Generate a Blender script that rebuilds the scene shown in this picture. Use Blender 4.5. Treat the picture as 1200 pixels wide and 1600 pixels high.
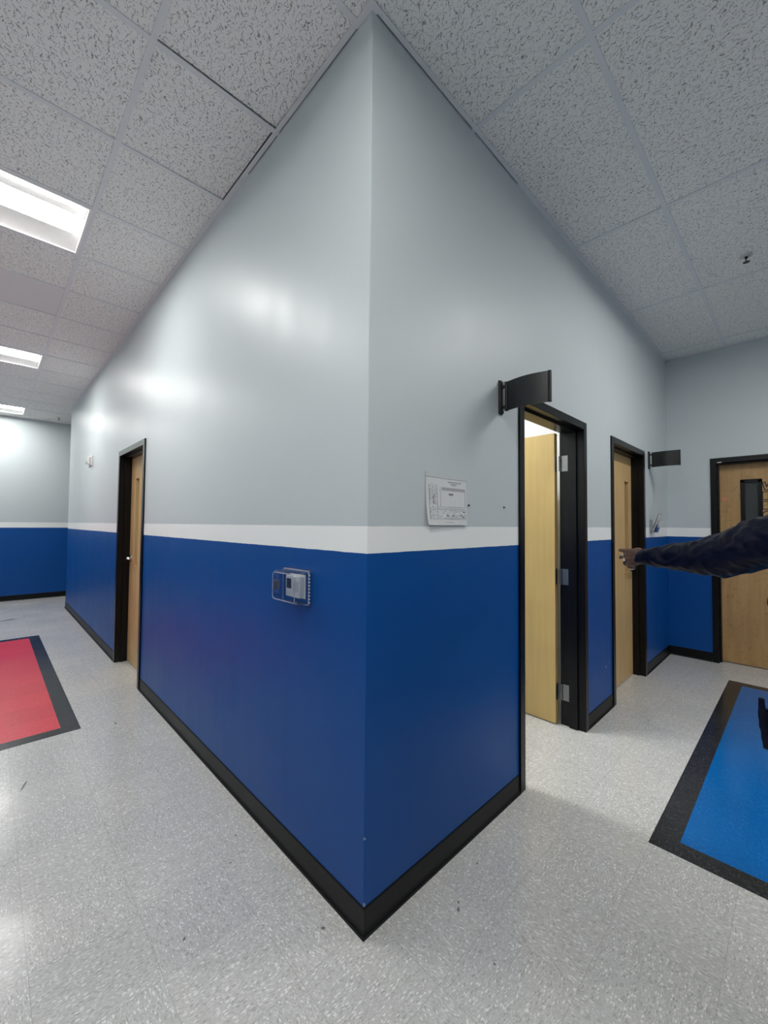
import bpy, bmesh, math, random
from mathutils import Vector, Matrix, noise
random.seed(7)
for o in list(bpy.data.objects): bpy.data.objects.remove(o, do_unlink=True)
SC = bpy.context.scene
COL = SC.collection
PI = math.pi

# ------------------------------------------------------------------ camera, light level, world
CAM = Vector((-0.9737, -1.0871, 1.4262))
YAW, PITCH, ROLL, FPX = math.radians(45.8521), math.radians(1.8107), math.radians(0.4631), 637.54
fw = Vector((math.cos(PITCH)*math.cos(YAW), math.cos(PITCH)*math.sin(YAW), math.sin(PITCH)))
rt = Vector((math.sin(YAW), -math.cos(YAW), 0)); up = rt.cross(fw)
r2 = rt*math.cos(ROLL)+up*math.sin(ROLL); u2 = -rt*math.sin(ROLL)+up*math.cos(ROLL)
cd = bpy.data.cameras.new('camera'); cam = bpy.data.objects.new('camera', cd); COL.objects.link(cam)
cd.sensor_fit = 'HORIZONTAL'; cd.sensor_width = 36; cd.lens = FPX/1200*36; cd.clip_start = .02
M4 = Matrix((r2, u2, -fw)).transposed().to_4x4(); M4.translation = CAM
cam.matrix_world = M4
SC.camera = cam
SC.view_settings.view_transform = 'Standard'; SC.view_settings.look = 'None'
SC.view_settings.gamma = 1; SC.view_settings.use_curve_mapping = False
SC.view_settings.exposure = 1.63
W = bpy.data.worlds.new('world'); SC.world = W; W.use_nodes = True
W.node_tree.nodes['Background'].inputs[0].default_value = (.5, .52, .55, 1)
W.node_tree.nodes['Background'].inputs[1].default_value = .3
LAMP = 15.0          # emission of every fluorescent lens
LAMP_COL = (1, .99, .955, 1)

# ------------------------------------------------------------------ measurements of the place (metres)
H = 3.3402                      # ceiling
Z_BLUE, Z_WHITE = 1.3228, 1.421   # painted bands
YL, DW, DH = 2.9027, .984, 2.1655
LY, YF = 7.575, 8.93
XA, XB, LX, YC = 1.1051, 2.6361, 4.5928, -.3909
GX, GY, TS = -.5559, -.5375, .6096
WT = .15
XW, YS = -2.40, -5.30           # walls behind the camera
BH = .098

# ------------------------------------------------------------------ node helpers
def mat(name):
    m = bpy.data.materials.new(name); m.use_nodes = True
    nt = m.node_tree
    return m, nt, nt.nodes['Principled BSDF']
def nd(nt, t, **kw):
    n = nt.nodes.new(t)
    for k, v in kw.items(): setattr(n, k, v)
    return n
def setin(nt, sock, v):
    if hasattr(v, 'is_output') or isinstance(v, bpy.types.NodeSocket): nt.links.new(v, sock)
    else: sock.default_value = v
def mth(nt, op, a, b=0.0, c=None, clamp=False):
    n = nd(nt, 'ShaderNodeMath', operation=op); n.use_clamp = clamp
    setin(nt, n.inputs[0], a); setin(nt, n.inputs[1], b)
    if c is not None: setin(nt, n.inputs[2], c)
    return n.outputs[0]
def mixc(nt, f, a, b, mode='MIX'):
    n = nd(nt, 'ShaderNodeMix', data_type='RGBA', blend_type=mode)
    setin(nt, n.inputs[0], f); setin(nt, n.inputs[6], a); setin(nt, n.inputs[7], b)
    return n.outputs[2]
def rgb(h):     # sRGB 0-255 tuple to linear
    return tuple(((v/255)/12.92 if v/255 <= .04045 else ((v/255+.055)/1.055)**2.4) for v in h)+(1,)
def pos(nt): return nd(nt, 'ShaderNodeNewGeometry').outputs['Position']
def sep(nt, v):
    n = nd(nt, 'ShaderNodeSeparateXYZ'); nt.links.new(v, n.inputs[0]); return n.outputs
def comb(nt, x, y, z=0.0):
    n = nd(nt, 'ShaderNodeCombineXYZ'); setin(nt, n.inputs[0], x); setin(nt, n.inputs[1], y); setin(nt, n.inputs[2], z); return n.outputs[0]
def noi(nt, vec, scale, detail=2, rough=.5):
    n = nd(nt, 'ShaderNodeTexNoise'); nt.links.new(vec, n.inputs['Vector'])
    n.inputs['Scale'].default_value = scale; n.inputs['Detail'].default_value = detail; n.inputs['Roughness'].default_value = rough
    return n.outputs
def ramp(nt, f, lo, hi, a=0.0, b=1.0):
    n = nd(nt, 'ShaderNodeMapRange'); n.clamp = True
    setin(nt, n.inputs[0], f); n.inputs[1].default_value = lo; n.inputs[2].default_value = hi
    n.inputs[3].default_value = a; n.inputs[4].default_value = b
    return n.outputs[0]
def bump(nt, bs, h, strength=.2, dist=.002):
    n = nd(nt, 'ShaderNodeBump'); n.inputs['Strength'].default_value = strength; n.inputs['Distance'].default_value = dist
    setin(nt, n.inputs['Height'], h); nt.links.new(n.outputs[0], bs.inputs['Normal'])

def simple(name, col, rough=.5, metal=0, nscale=0, namt=.08, bumpa=0, coat=0, spec=.5, alpha=None):
    m, nt, b = mat(name)
    b.inputs['Roughness'].default_value = rough; b.inputs['Metallic'].default_value = metal
    b.inputs['Coat Weight'].default_value = coat; b.inputs['Specular IOR Level'].default_value = spec
    if nscale:
        n = noi(nt, pos(nt), nscale, 3)
        dark = tuple(c*(1-namt) for c in col[:3])+(1,); lite = tuple(min(1, c*(1+namt)) for c in col[:3])+(1,)
        nt.links.new(mixc(nt, n[0], dark, lite), b.inputs['Base Color'])
        if bumpa: bump(nt, b, n[0], bumpa, .001)
    else: b.inputs['Base Color'].default_value = col
    return m

# ------------------------------------------------------------------ materials
def paint_material():
    m, nt, b = mat('band_paint')
    p = pos(nt); s = sep(nt, p)
    wob = mth(nt, 'MULTIPLY', mth(nt, 'SUBTRACT', noi(nt, p, 14, 2)[0], .5), .0035)
    z = mth(nt, 'ADD', s[2], wob)
    f1 = mth(nt, 'GREATER_THAN', z, Z_BLUE); f2 = mth(nt, 'GREATER_THAN', z, Z_WHITE)
    c = mixc(nt, f1, (.0, .072, .30, 1), (.93, .94, .92, 1))
    c = mixc(nt, f2, c, (.578, .632, .648, 1))
    for x, y, zz, r in ((2.489, 0, .343, .014), (2.575, 0, .354, .010), (0, 0, .329, .009), (0, 0, .106, .010)):     # chips in the paint
        d = nd(nt, 'ShaderNodeVectorMath', operation='DISTANCE'); nt.links.new(p, d.inputs[0]); d.inputs[1].default_value = (x, y, zz)
        dd = mth(nt, 'ADD', d.outputs['Value'], mth(nt, 'MULTIPLY', noi(nt, p, 160, 2)[0], .008))
        c = mixc(nt, mth(nt, 'MULTIPLY', mth(nt, 'LESS_THAN', dd, r), .45), c, (.7, .72, .75, 1))
    nt.links.new(c, b.inputs['Base Color'])
    big = noi(nt, p, 3.0, 2)[0]
    st = nd(nt, 'ShaderNodeVectorMath', operation='MULTIPLY'); nt.links.new(p, st.inputs[0]); st.inputs[1].default_value = (9, 9, 1.2)
    streak = noi(nt, st.outputs[0], 1.0, 2)[0]
    fine = noi(nt, p, 170, 2)[0]
    r = ramp(nt, mth(nt, 'ADD', big, mth(nt, 'MULTIPLY', streak, .6)), .4, 1.2, .36, .47)
    nt.links.new(r, b.inputs['Roughness'])
    h = mth(nt, 'ADD', mth(nt, 'MULTIPLY', streak, .9), mth(nt, 'MULTIPLY', fine, .10))
    bump(nt, b, h, .55, .002)
    b.inputs['Specular IOR Level'].default_value = .30
    return m
PAINT = paint_material()

def floor_base(nt, p, tone, dark, fleck, seams=True, scale=1.0):
    s = sep(nt, p)
    tx = mth(nt, 'DIVIDE', mth(nt, 'SUBTRACT', s[0], -.538), .3048); ty = mth(nt, 'DIVIDE', mth(nt, 'SUBTRACT', s[1], .033), .3048)
    ix = mth(nt, 'FLOOR', tx); iy = mth(nt, 'FLOOR', ty)
    par = mth(nt, 'MODULO', mth(nt, 'ABSOLUTE', mth(nt, 'ADD', ix, iy)), 2.0)
    pw = noi(nt, p, 18, 1)[1]
    wv = nd(nt, 'ShaderNodeVectorMath', operation='MULTIPLY'); nt.links.new(pw, wv.inputs[0]); wv.inputs[1].default_value = (.012,)*3
    av = nd(nt, 'ShaderNodeVectorMath', operation='ADD'); nt.links.new(p, av.inputs[0]); nt.links.new(wv.outputs[0], av.inputs[1])
    q = sep(nt, av.outputs[0])
    a1 = comb(nt, mth(nt, 'MULTIPLY', q[0], 1.0), mth(nt, 'MULTIPLY', q[1], 2.6))
    a2 = comb(nt, mth(nt, 'MULTIPLY', q[0], 2.6), mth(nt, 'MULTIPLY', q[1], 1.0))
    mx = nd(nt, 'ShaderNodeMix', data_type='VECTOR'); nt.links.new(par, mx.inputs[0]); nt.links.new(a1, mx.inputs[4]); nt.links.new(a2, mx.inputs[5])
    v = mx.outputs[1]
    vo = nd(nt, 'ShaderNodeTexVoronoi'); nt.links.new(v, vo.inputs['Vector']); vo.inputs['Scale'].default_value = 70*scale
    vc = sep(nt, vo.outputs['Color'])
    vo2 = nd(nt, 'ShaderNodeTexVoronoi'); nt.links.new(v, vo2.inputs['Vector']); vo2.inputs['Scale'].default_value = 150*scale
    vc2 = sep(nt, vo2.outputs['Color'])
    inside = mth(nt, 'LESS_THAN', vo.outputs['Distance'], .42)
    f_l = mth(nt, 'MULTIPLY', mth(nt, 'GREATER_THAN', vc[0], .80), inside)
    f_d = mth(nt, 'MULTIPLY', mth(nt, 'GREATER_THAN', vc[1], .72), inside)
    mott = noi(nt, v, 26*scale, 3)[0]
    c = mixc(nt, mott, tuple(x*.86 for x in tone[:3])+(1,), tuple(x*1.12 for x in tone[:3])+(1,))
    c = mixc(nt, mth(nt, 'MULTIPLY', ramp(nt, vc2[0], .55, 1.0), .45), c, fleck)
    c = mixc(nt, mth(nt, 'MULTIPLY', ramp(nt, vc2[1], .55, 1.0), .35), c, dark)
    c = mixc(nt, mth(nt, 'MULTIPLY', f_d, .5), c, dark)
    c = mixc(nt, mth(nt, 'MULTIPLY', f_l, .75), c, fleck)
    wn = nd(nt, 'ShaderNodeTexWhiteNoise', noise_dimensions='2D'); nt.links.new(comb(nt, ix, iy), wn.inputs['Vector'])
    c = mixc(nt, 1.0, c, mixc(nt, wn.outputs[0], (.95, .955, .96, 1), (1.03, 1.02, 1.01, 1)), 'MULTIPLY')
    if seams:
        def edge(t):
            fr = mth(nt, 'FRACT', t); return mth(nt, 'MINIMUM', fr, mth(nt, 'SUBTRACT', 1.0, fr))
        e = mth(nt, 'MINIMUM', edge(tx), edge(ty))
        c = mixc(nt, mth(nt, 'MULTIPLY', mth(nt, 'LESS_THAN', e, .0030), .55), c, dark)
    return c
def finish_floor(nt, b, p, c, r0=.13, r1=.26, spec=.5):
    nt.links.new(c, b.inputs['Base Color'])
    nt.links.new(ramp(nt, noi(nt, p, 2.2, 4)[0], .35, .7, r0, r1), b.inputs['Roughness']); b.inputs['Specular IOR Level'].default_value = spec
    h = mth(nt, 'ADD', noi(nt, p, 7, 2)[0], mth(nt, 'MULTIPLY', noi(nt, p, 70, 2)[0], .10))
    bump(nt, b, h, .25, .003)
def floor_material():
    m, nt, b = mat('speckled_floor_tile'); p = pos(nt)
    c = floor_base(nt, p, (.56, .56, .54, 1), (.30, .295, .275, 1), (.90, .89, .87, 1))
    s = sep(nt, p)
    for (x, y, ang, la, lb) in [(.321, -.167, .8, .010, .005), (.345, -.150, .8, .006, .004), (-.083, .122, 2.2, .009, .006), (-.725, 6.993, .5, .11, .03),
                                (-.794, 1.877, 1.25, .05, .006), (.55, -.10, .3, .006, .004), (-.45, .42, 1.0, .008, .004), (.25, -.36, 1., .004, .004),
                                (-.28, 2.35, 1.6, .02, .005), (-.2, .62, .2, .006, .003), (-.12, .75, .9, .006, .004)]:
        ca, sa = math.cos(ang), math.sin(ang)
        dx = mth(nt, 'SUBTRACT', s[0], x); dy = mth(nt, 'SUBTRACT', s[1], y)
        u = mth(nt, 'DIVIDE', mth(nt, 'ADD', mth(nt, 'MULTIPLY', dx, ca), mth(nt, 'MULTIPLY', dy, sa)), la)
        w = mth(nt, 'DIVIDE', mth(nt, 'SUBTRACT', mth(nt, 'MULTIPLY', dy, ca), mth(nt, 'MULTIPLY', dx, sa)), lb)
        d = mth(nt, 'ADD', mth(nt, 'MULTIPLY', u, u), mth(nt, 'MULTIPLY', w, w))
        c = mixc(nt, mth(nt, 'MULTIPLY', ramp(nt, d, .5, 1.3, 1, 0), .75), c, (.05, .05, .05, 1))
    finish_floor(nt, b, p, c)
    return m
FLOOR = floor_material()
def inlay_mat(name, tone, dark, fleck, r0=.13, r1=.24):
    m, nt, b = mat(name); p = pos(nt)
    finish_floor(nt, b, p, floor_base(nt, p, tone, dark, fleck, True), r0, r1, .34); return m
RED = inlay_mat('red_tile', (.72, .055, .080, 1), (.64, .045, .065, 1), (.76, .10, .12, 1))
BLUE = inlay_mat('blue_tile', (.0, .120, .40, 1), (.0, .09, .32, 1), (.01, .17, .48, 1))
BLACKT = inlay_mat('black_tile', (.022, .023, .025, 1), (.014, .014, .015, 1), (.075, .075, .08, 1))

def fissured():
    m, nt, b = mat('fissured_ceiling_tile'); p = pos(nt)
    wn = noi(nt, p, 45, 2)[1]
    wv = nd(nt, 'ShaderNodeVectorMath', operation='MULTIPLY'); nt.links.new(wn, wv.inputs[0]); wv.inputs[1].default_value = (.030, .030, 0)
    av = nd(nt, 'ShaderNodeVectorMath', operation='ADD'); nt.links.new(p, av.inputs[0]); nt.links.new(wv.outputs[0], av.inputs[1])
    def dashes(scale, th, el, off):
        sc = nd(nt, 'ShaderNodeVectorMath', operation='MULTIPLY_ADD'); nt.links.new(av.outputs[0], sc.inputs[0])
        sc.inputs[1].default_value = (scale, scale, 0); sc.inputs[2].default_value = (off, off*.7, 0)
        vo = nd(nt, 'ShaderNodeTexVoronoi', voronoi_dimensions='2D'); nt.links.new(sc.outputs[0], vo.inputs['Vector']); vo.inputs['Scale'].default_value = 1
        df = nd(nt, 'ShaderNodeVectorMath', operation='SUBTRACT'); nt.links.new(sc.outputs[0], df.inputs[0]); nt.links.new(vo.outputs['Position'], df.inputs[1])
        d = sep(nt, df.outputs[0]); cc = sep(nt, vo.outputs['Color'])
        a = mth(nt, 'ADD', mth(nt, 'MULTIPLY', cc[0], 2.0), .2)
        ca = mth(nt, 'COSINE', a); sa = mth(nt, 'SINE', a)
        u = mth(nt, 'ADD', mth(nt, 'MULTIPLY', d[0], ca), mth(nt, 'MULTIPLY', d[1], sa))
        w = mth(nt, 'SUBTRACT', mth(nt, 'MULTIPLY', d[1], ca), mth(nt, 'MULTIPLY', d[0], sa))
        w = mth(nt, 'MULTIPLY', w, el)
        l = mth(nt, 'SQRT', mth(nt, 'ADD', mth(nt, 'MULTIPLY', u, u), mth(nt, 'MULTIPLY', w, w)))
        th2 = mth(nt, 'MULTIPLY', mth(nt, 'ADD', mth(nt, 'MULTIPLY', cc[1], .8), .4), th)
        q = mth(nt, 'DIVIDE', l, th2)
        return ramp(nt, q, .75, 1.1, 1, 0)
    f = mth(nt, 'MAXIMUM', dashes(46, .50, 6.0, 0), dashes(78, .40, 4.6, 11.3))
    g = noi(nt, p, 420, 2)[0]
    base = mixc(nt, g, (.84, .84, .82, 1), (.93, .93, .91, 1))
    nt.links.new(mixc(nt, mth(nt, 'MULTIPLY', f, .80), base, (.24, .24, .24, 1)), b.inputs['Base Color'])  # dark tone in the fissures stands for the shade inside their cavities
    b.inputs['Roughness'].default_value = .9; b.inputs['Specular IOR Level'].default_value = .2
    h = mth(nt, 'SUBTRACT', mth(nt, 'MULTIPLY', g, .3), f)
    bump(nt, b, h, .5, .002)
    return m
FISS = fissured()
PLAINT = simple('plain_ceiling_tile', (.76, .75, .75, 1), .85, nscale=300, namt=.05)
GRID = simple('painted_ceiling_grid', (.74, .76, .78, 1), .5, nscale=20, namt=.03)
BLACK = simple('black_door_frame_enamel', (.0035, .0035, .004, 1), .30, nscale=40, namt=.2, spec=.30)
RUBBER = simple('black_rubber_base', (.0032, .0036, .0034, 1), .42, nscale=30, namt=.25, spec=.26)
SIGNM = simple('black_sign_plastic', (.008, .010, .011, 1), .38, nscale=30, namt=.1)
BRKT = simple('black_bracket_plastic', (.006, .006, .007, 1), .35)
STEEL = simple('brushed_steel', (.30, .30, .29, 1), .36, 1, nscale=60, namt=.12)
CHROME = simple('satin_chrome', (.72, .72, .72, 1), .18, 1, nscale=60, namt=.05)
WHITEP = simple('white_plastic', (.80, .80, .79, 1), .35, nscale=60, namt=.03)
ENAMEL = simple('white_lamp_enamel', (.82, .82, .81, 1), .35, nscale=30, namt=.03)
GREYLCD = simple('grey_green_screen', (.055, .06, .052, 1), .25, nscale=60, namt=.1)
GREYP = simple('grey_plastic', (.58, .59, .60, 1), .4, nscale=50, namt=.05)
PAPER = simple('white_paper', (.72, .73, .73, 1), .6, nscale=40, namt=.04)
INK = simple('grey_ink', (.22, .23, .25, 1), .7, nscale=200, namt=.3)
INKD = simple('dark_ink', (.12, .12, .13, 1), .7, nscale=200, namt=.3)
LETTER = simple('black_decal', (.008, .008, .008, 1), .5, nscale=90, namt=.1)
LETTERW = simple('cream_decal', (.42, .30, .19, 1), .6, nscale=90, namt=.1)
PINK = simple('pink_sticker', (.75, .25, .22, 1), .5, nscale=90, namt=.1)
INTERIOR = simple('white_interior_wall', (.78, .79, .80, 1), .6, nscale=5, namt=.02)
DARKG = simple('dark_glass', (.035, .040, .042, 1), .08, nscale=8, namt=.2)
TANG = simple('brown_covered_glass', (.055, .034, .019, 1), .25, nscale=6, namt=.15)
BRASS = simple('tarnished_sprinkler_metal', (.06, .055, .05, 1), .35, 1, nscale=60, namt=.1)
ANCH = simple('grey_screw_metal', (.10, .10, .11, 1), .4, .8, nscale=90, namt=.1)
def wood(name, c1, c2, rough, blotch=0):
    m, nt, b = mat(name); p = pos(nt)
    st = nd(nt, 'ShaderNodeVectorMath', operation='MULTIPLY'); nt.links.new(p, st.inputs[0]); st.inputs[1].default_value = (26, 26, 1.6)
    n = noi(nt, st.outputs[0], 1, 4)[0]; n2 = noi(nt, p, 3.5, 3)[0]; n3 = noi(nt, p, 28, 3, .7)[0]
    c = mixc(nt, ramp(nt, n, .35, .65), c1, c2)
    c = mixc(nt, mth(nt, 'MULTIPLY', ramp(nt, n2, .4, .75), .35), c, tuple(x*.8 for x in c1[:3])+(1,))
    if blotch: c = mixc(nt, mth(nt, 'MULTIPLY', ramp(nt, n3, .56, .72), blotch), c, tuple(x*.45 for x in c1[:3])+(1,))
    nt.links.new(c, b.inputs['Base Color']); b.inputs['Roughness'].default_value = rough
    bump(nt, b, n, .05, .001)
    return m
MAPLE = wood('pale_maple_veneer', (.60, .42, .150, 1), (.66, .465, .18, 1), .38)
BIRCH = wood('tan_birch_veneer', (.60, .40, .180, 1), (.68, .46, .215, 1), .42)
OAKB = wood('brown_birch_veneer', (.44, .265, .105, 1), (.53, .33, .14, 1), .45, .6)
def clear(name, rough=.06):
    m, nt, b = mat(name); nt.nodes.remove(b)
    tr = nd(nt, 'ShaderNodeBsdfTransparent'); tr.inputs[0].default_value = (.93, .94, .95, 1)
    gl = nd(nt, 'ShaderNodeBsdfGlossy'); gl.inputs['Roughness'].default_value = rough
    lw = nd(nt, 'ShaderNodeLayerWeight'); lw.inputs[0].default_value = .5
    n = nd(nt, 'ShaderNodeBump'); n.inputs['Strength'].default_value = .3; n.inputs['Distance'].default_value = .001
    nt.links.new(noi(nt, pos(nt), 90, 1)[0], n.inputs['Height']); nt.links.new(n.outputs[0], gl.inputs['Normal'])
    mx = nd(nt, 'ShaderNodeMixShader'); nt.links.new(mth(nt, 'MULTIPLY_ADD', mth(nt, 'POWER', lw.outputs['Facing'], 3.5), .9, .07), mx.inputs[0]); nt.links.new(tr.outputs[0], mx.inputs[1]); nt.links.new(gl.outputs[0], mx.inputs[2])
    nt.links.new(mx.outputs[0], nt.nodes['Material Output'].inputs[0])
    return m
ACRYL = clear('clear_acrylic')
def lens_material(k=1.0):
    m, nt, b = mat('lit_lamp_lens')
    b.inputs['Base Color'].default_value = (.9, .9, .9, 1)
    b.inputs['Emission Color'].default_value = LAMP_COL; b.inputs['Emission Strength'].default_value = LAMP*k
    return m
LENS = lens_material(); LENS_ROOM = lens_material(1.6)

# ------------------------------------------------------------------ mesh helpers
class MB:
    def __init__(s, T=None): s.bm = bmesh.new(); s.T = T
    def v(s, p): return s.bm.verts.new(s.T(*p) if s.T else p)
    def box(s, x0, x1, y0, y1, z0, z1):
        vs = [s.v((x, y, z)) for z in (z0, z1) for y in (y0, y1) for x in (x0, x1)]
        for f in ((0, 1, 3, 2), (4, 6, 7, 5), (0, 4, 5, 1), (2, 3, 7, 6), (0, 2, 6, 4), (1, 5, 7, 3)): s.bm.faces.new([vs[i] for i in f])
        return s
    def hexa(s, a, b):      # two quads a (4 pts) and b (4 pts)
        A = [s.v(p) for p in a]; B = [s.v(p) for p in b]
        s.bm.faces.new(A); s.bm.faces.new(B[::-1])
        for i in range(4): s.bm.faces.new([A[i], B[i], B[(i+1) % 4], A[(i+1) % 4]])
        return s
    def loft(s, loops, caps=True, closed=True):
        R = [[s.v(p) for p in L] for L in loops]; n = len(R[0])
        for a, b in zip(R, R[1:]):
            for i in range(n if closed else n-1): s.bm.faces.new([a[i], a[(i+1) % n], b[(i+1) % n], b[i]])
        if caps and closed: s.bm.faces.new(R[0][::-1]); s.bm.faces.new(R[-1])
        return s
    def tube(s, pts, rad, n=12, caps=True):
        pts = [Vector(p) for p in pts]; loops = []; ref = None
        for i, p in enumerate(pts):
            d = (pts[min(i+1, len(pts)-1)]-pts[max(i-1, 0)]).normalized()
            if ref is None: ref = Vector((0, 0, 1)) if abs(d.z) < .9 else Vector((1, 0, 0))
            a = d.cross(ref).normalized(); b = d.cross(a).normalized(); ref = b.cross(d) if False else ref
            r = rad[i] if isinstance(rad, (list, tuple)) else rad
            loops.append([tuple(p+(a*math.cos(t)+b*math.sin(t))*r) for t in [2*PI*k/n for k in range(n)]])
        return s.loft(loops, caps)
    def ell(s, c, r, seg=20, rings=12, R=None):
        M = Matrix.Translation(c) @ (R.to_4x4() if R else Matrix()) @ Matrix.Diagonal((*r, 1))
        bmesh.ops.create_uvsphere(s.bm, u_segments=seg, v_segments=rings, radius=1, matrix=M); return s
    def obj(s, name, m, parent=None, bevel=0, smooth=False, loc=None):
        bmesh.ops.recalc_face_normals(s.bm, faces=s.bm.faces[:])
        me = bpy.data.meshes.new(name)
        if loc is not None: bmesh.ops.translate(s.bm, verts=s.bm.verts[:], vec=-Vector(loc))
        s.bm.to_mesh(me); s.bm.free(); me.materials.append(m)
        o = bpy.data.objects.new(name, me); COL.objects.link(o)
        if loc is not None: o.location = loc; WORLD[o.name] = Matrix.Translation(loc)
        if parent: put(o, parent)
        if bevel:
            b = o.modifiers.new('bevel', 'BEVEL'); b.width = bevel; b.segments = 2; b.limit_method = 'ANGLE'; b.angle_limit = math.radians(40)
        if smooth:
            for p in me.polygons: p.use_smooth = True
        return o
WORLD = {}
def put(o, parent):     # the child keeps its place in the room
    o.parent = parent; o.matrix_parent_inverse = WORLD.get(parent.name, Matrix()).inverted()
def thing(name, loc, label=None, cat=None, group=None, kind=None):
    o = bpy.data.objects.new(name, None); COL.objects.link(o); o.location = loc; o.empty_display_size = .1; WORLD[o.name] = Matrix.Translation(loc)
    return tag(o, label, cat, group, kind)
def tag(o, label=None, cat=None, group=None, kind=None):
    if label: o['label'] = label
    if cat: o['category'] = cat
    if group: o['group'] = group
    if kind: o['kind'] = kind
    return o
def struct(o, label, cat): return tag(o, label, cat, kind='structure')

# ------------------------------------------------------------------ room shell
def wall(name, T, u0, u1, openings, m=PAINT, d0=0, d1=WT, top=H+.12):
    mb = MB(T); u = u0
    for a, b, h in openings:
        mb.box(u, a, d0, d1, 0, top); mb.box(a, b, d0, d1, h, top); u = b
    mb.box(u, u1, d0, d1, 0, top)
    return mb.obj(name, m)
TL = lambda u, d, z: (d, u, z)              # wall facing -x at x=0, u along +y, d into the wall
TR = lambda u, d, z: (u, d, z)              # wall facing -y at y=0
TB = lambda u, d, z: (LX+d, -u, z)          # back wall facing -x, u along -y
CH = .004
struct(wall('wall_left', TL, CH, LY, [(YL+.03, YL+DW-.03, DH-.03)]), 'long grey wall with white band and blue lower half on the left of the corner', 'wall')
struct(wall('wall_right', TR, CH, LX, [(XA+.03, XA+DW-.03, DH-.03), (XB+.03, XB+DW-.03, DH-.03)]), 'grey wall with white band and blue lower half holding two black framed doors', 'wall')
struct(wall('wall_back', TB, -.15, -YS, [(-YC+.03, -YC+DW-.03, DH-.03)]), 'end wall of the right corridor with a closed brown door', 'wall')
mb = MB(); mb.loft([[(0, CH, z), (.0012, .0012, z), (CH, 0, z), (.03, .001, z), (.001, .03, z)] for z in (0, H+.1)])
struct(mb.obj('trim_1', PAINT), 'narrow painted corner bead where the two blue walls meet', 'corner bead')
struct(MB().box(XW-.15, 3.2, YF, YF+.15, 0, H+.12).obj('wall_far', PAINT), 'far end wall of the left corridor in grey, white and blue', 'wall')
struct(MB().box(XW-.15, XW, YS-.15, YF, 0, H+.12).obj('wall_west', PAINT), 'side wall of the left corridor facing the doors', 'wall')
struct(MB().box(XW, LX+.15, YS-.15, YS, 0, H+.12).obj('wall_south', PAINT), 'side wall of the right corridor behind the person', 'wall')
struct(MB().box(WT, 3.2, LY-.15, LY, 0, H+.12).obj('wall_recess', PAINT), 'wall of the side passage behind the far end of the left wall', 'wall')
struct(MB().box(3.2, 3.35, LY-.15, YF+.15, 0, H+.12).obj('wall_passage_end', PAINT), 'end wall of the side passage', 'wall')
# rooms behind the doors
struct(MB().box(2.42, 2.52, WT, 3.0, 0, H+.12).obj('wall_room_right', INTERIOR), 'white inner wall of the lit room right of its door', 'wall')
struct(MB().box(WT, 4.75, 2.6, 2.7, 0, H+.12).obj('wall_room_back', INTERIOR), 'white rear wall of the lit room', 'wall')
struct(MB().box(4.62, 4.75, WT, 2.6, 0, H+.12).obj('wall_room_end', INTERIOR), 'white end wall of the dark room behind the second door', 'wall')
struct(MB().box(2.4, 2.5, 2.7, LY-.15, 0, H+.12).obj('wall_room_left_back', INTERIOR), 'white rear wall of the room behind the left door', 'wall')
struct(MB().box(LX+.15, LX+1.2, -.02, .08, 0, H+.12).box(LX+.15, LX+1.2, -2.0, -1.9, 0, H+.12).box(LX+1.2, LX+1.3, -2., .08, 0, H+.12).obj('wall_closet', INTERIOR), 'white walls of the room behind the end door', 'wall')
struct(MB().box(XW-.15, 6.0, YS-.15, YF+.15, -.12, 0).obj('floor', FLOOR), 'polished pale grey speckled vinyl tile floor', 'floor')

# ceiling: tiles lying in a grid of painted tees
LIGHTS = [(-1, k) for k in (4, 9, 14)] + [(-1, -1), (2, -2), (2, -7)]  # last strip, far behind the person, is added to brighten the right corridor
PLAIN = [(-1, 6)]
mb = MB(); mp = MB(); g = MB()
def lay(t, x0, x1, y0, y1, dz=(0, 0, 0, 0)):
    if x1-x0 < .02 or y1-y0 < .02: return
    z = H+.004; c = ((x0, y0), (x1, y0), (x1, y1), (x0, y1))
    t.hexa([(x, y, z+d) for (x, y), d in zip(c, dz)], [(x, y, z+.016+d) for (x, y), d in zip(c, dz)])
G1 = .012
for i in range(-2, 5):
    for j in range(-8, 16):
        x0, x1 = GX+2*TS*i, GX+2*TS*(i+1); y0, y1 = GY+TS*j, GY+TS*(j+1)
        if (i, j) in LIGHTS: continue
        x0 = max(x0, XW); x1 = min(x1, LX+.14); y0 = max(y0, YS); y1 = min(y1, YF)
        t = mp if (i, j) in PLAIN else mb
        if j < 0: lay(t, x0, x1, y0, y1)
        elif i < 0 or y0 > LY: lay(t, x0, x1, y0, y1)
        else:
            if j == 0: lay(t, x0, x1, y0, -G1)
            if i == 0:
                # two tiles by the corner sit unevenly and leave a dark gap along one edge
                if j == 1: lay(t, x0, -G1, y0, y1-.0155, (0, 0, .005, .002))
                elif j == 2: lay(t, x0, -.029, y0, y1, (0, .004, .004, 0))
                else: lay(t, x0, -G1, max(y0, -G1), y1)
            if y1 > LY: lay(t, max(x0, -G1), x1, LY, y1); y1 = LY-.15
            xa = max(x0, WT); ya = max(y0, WT)
            if i == 1 and j in (2, 3): xa = GX+3*TS     # room lamp lies here
            lay(t, xa, x1, ya, y1)
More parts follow.
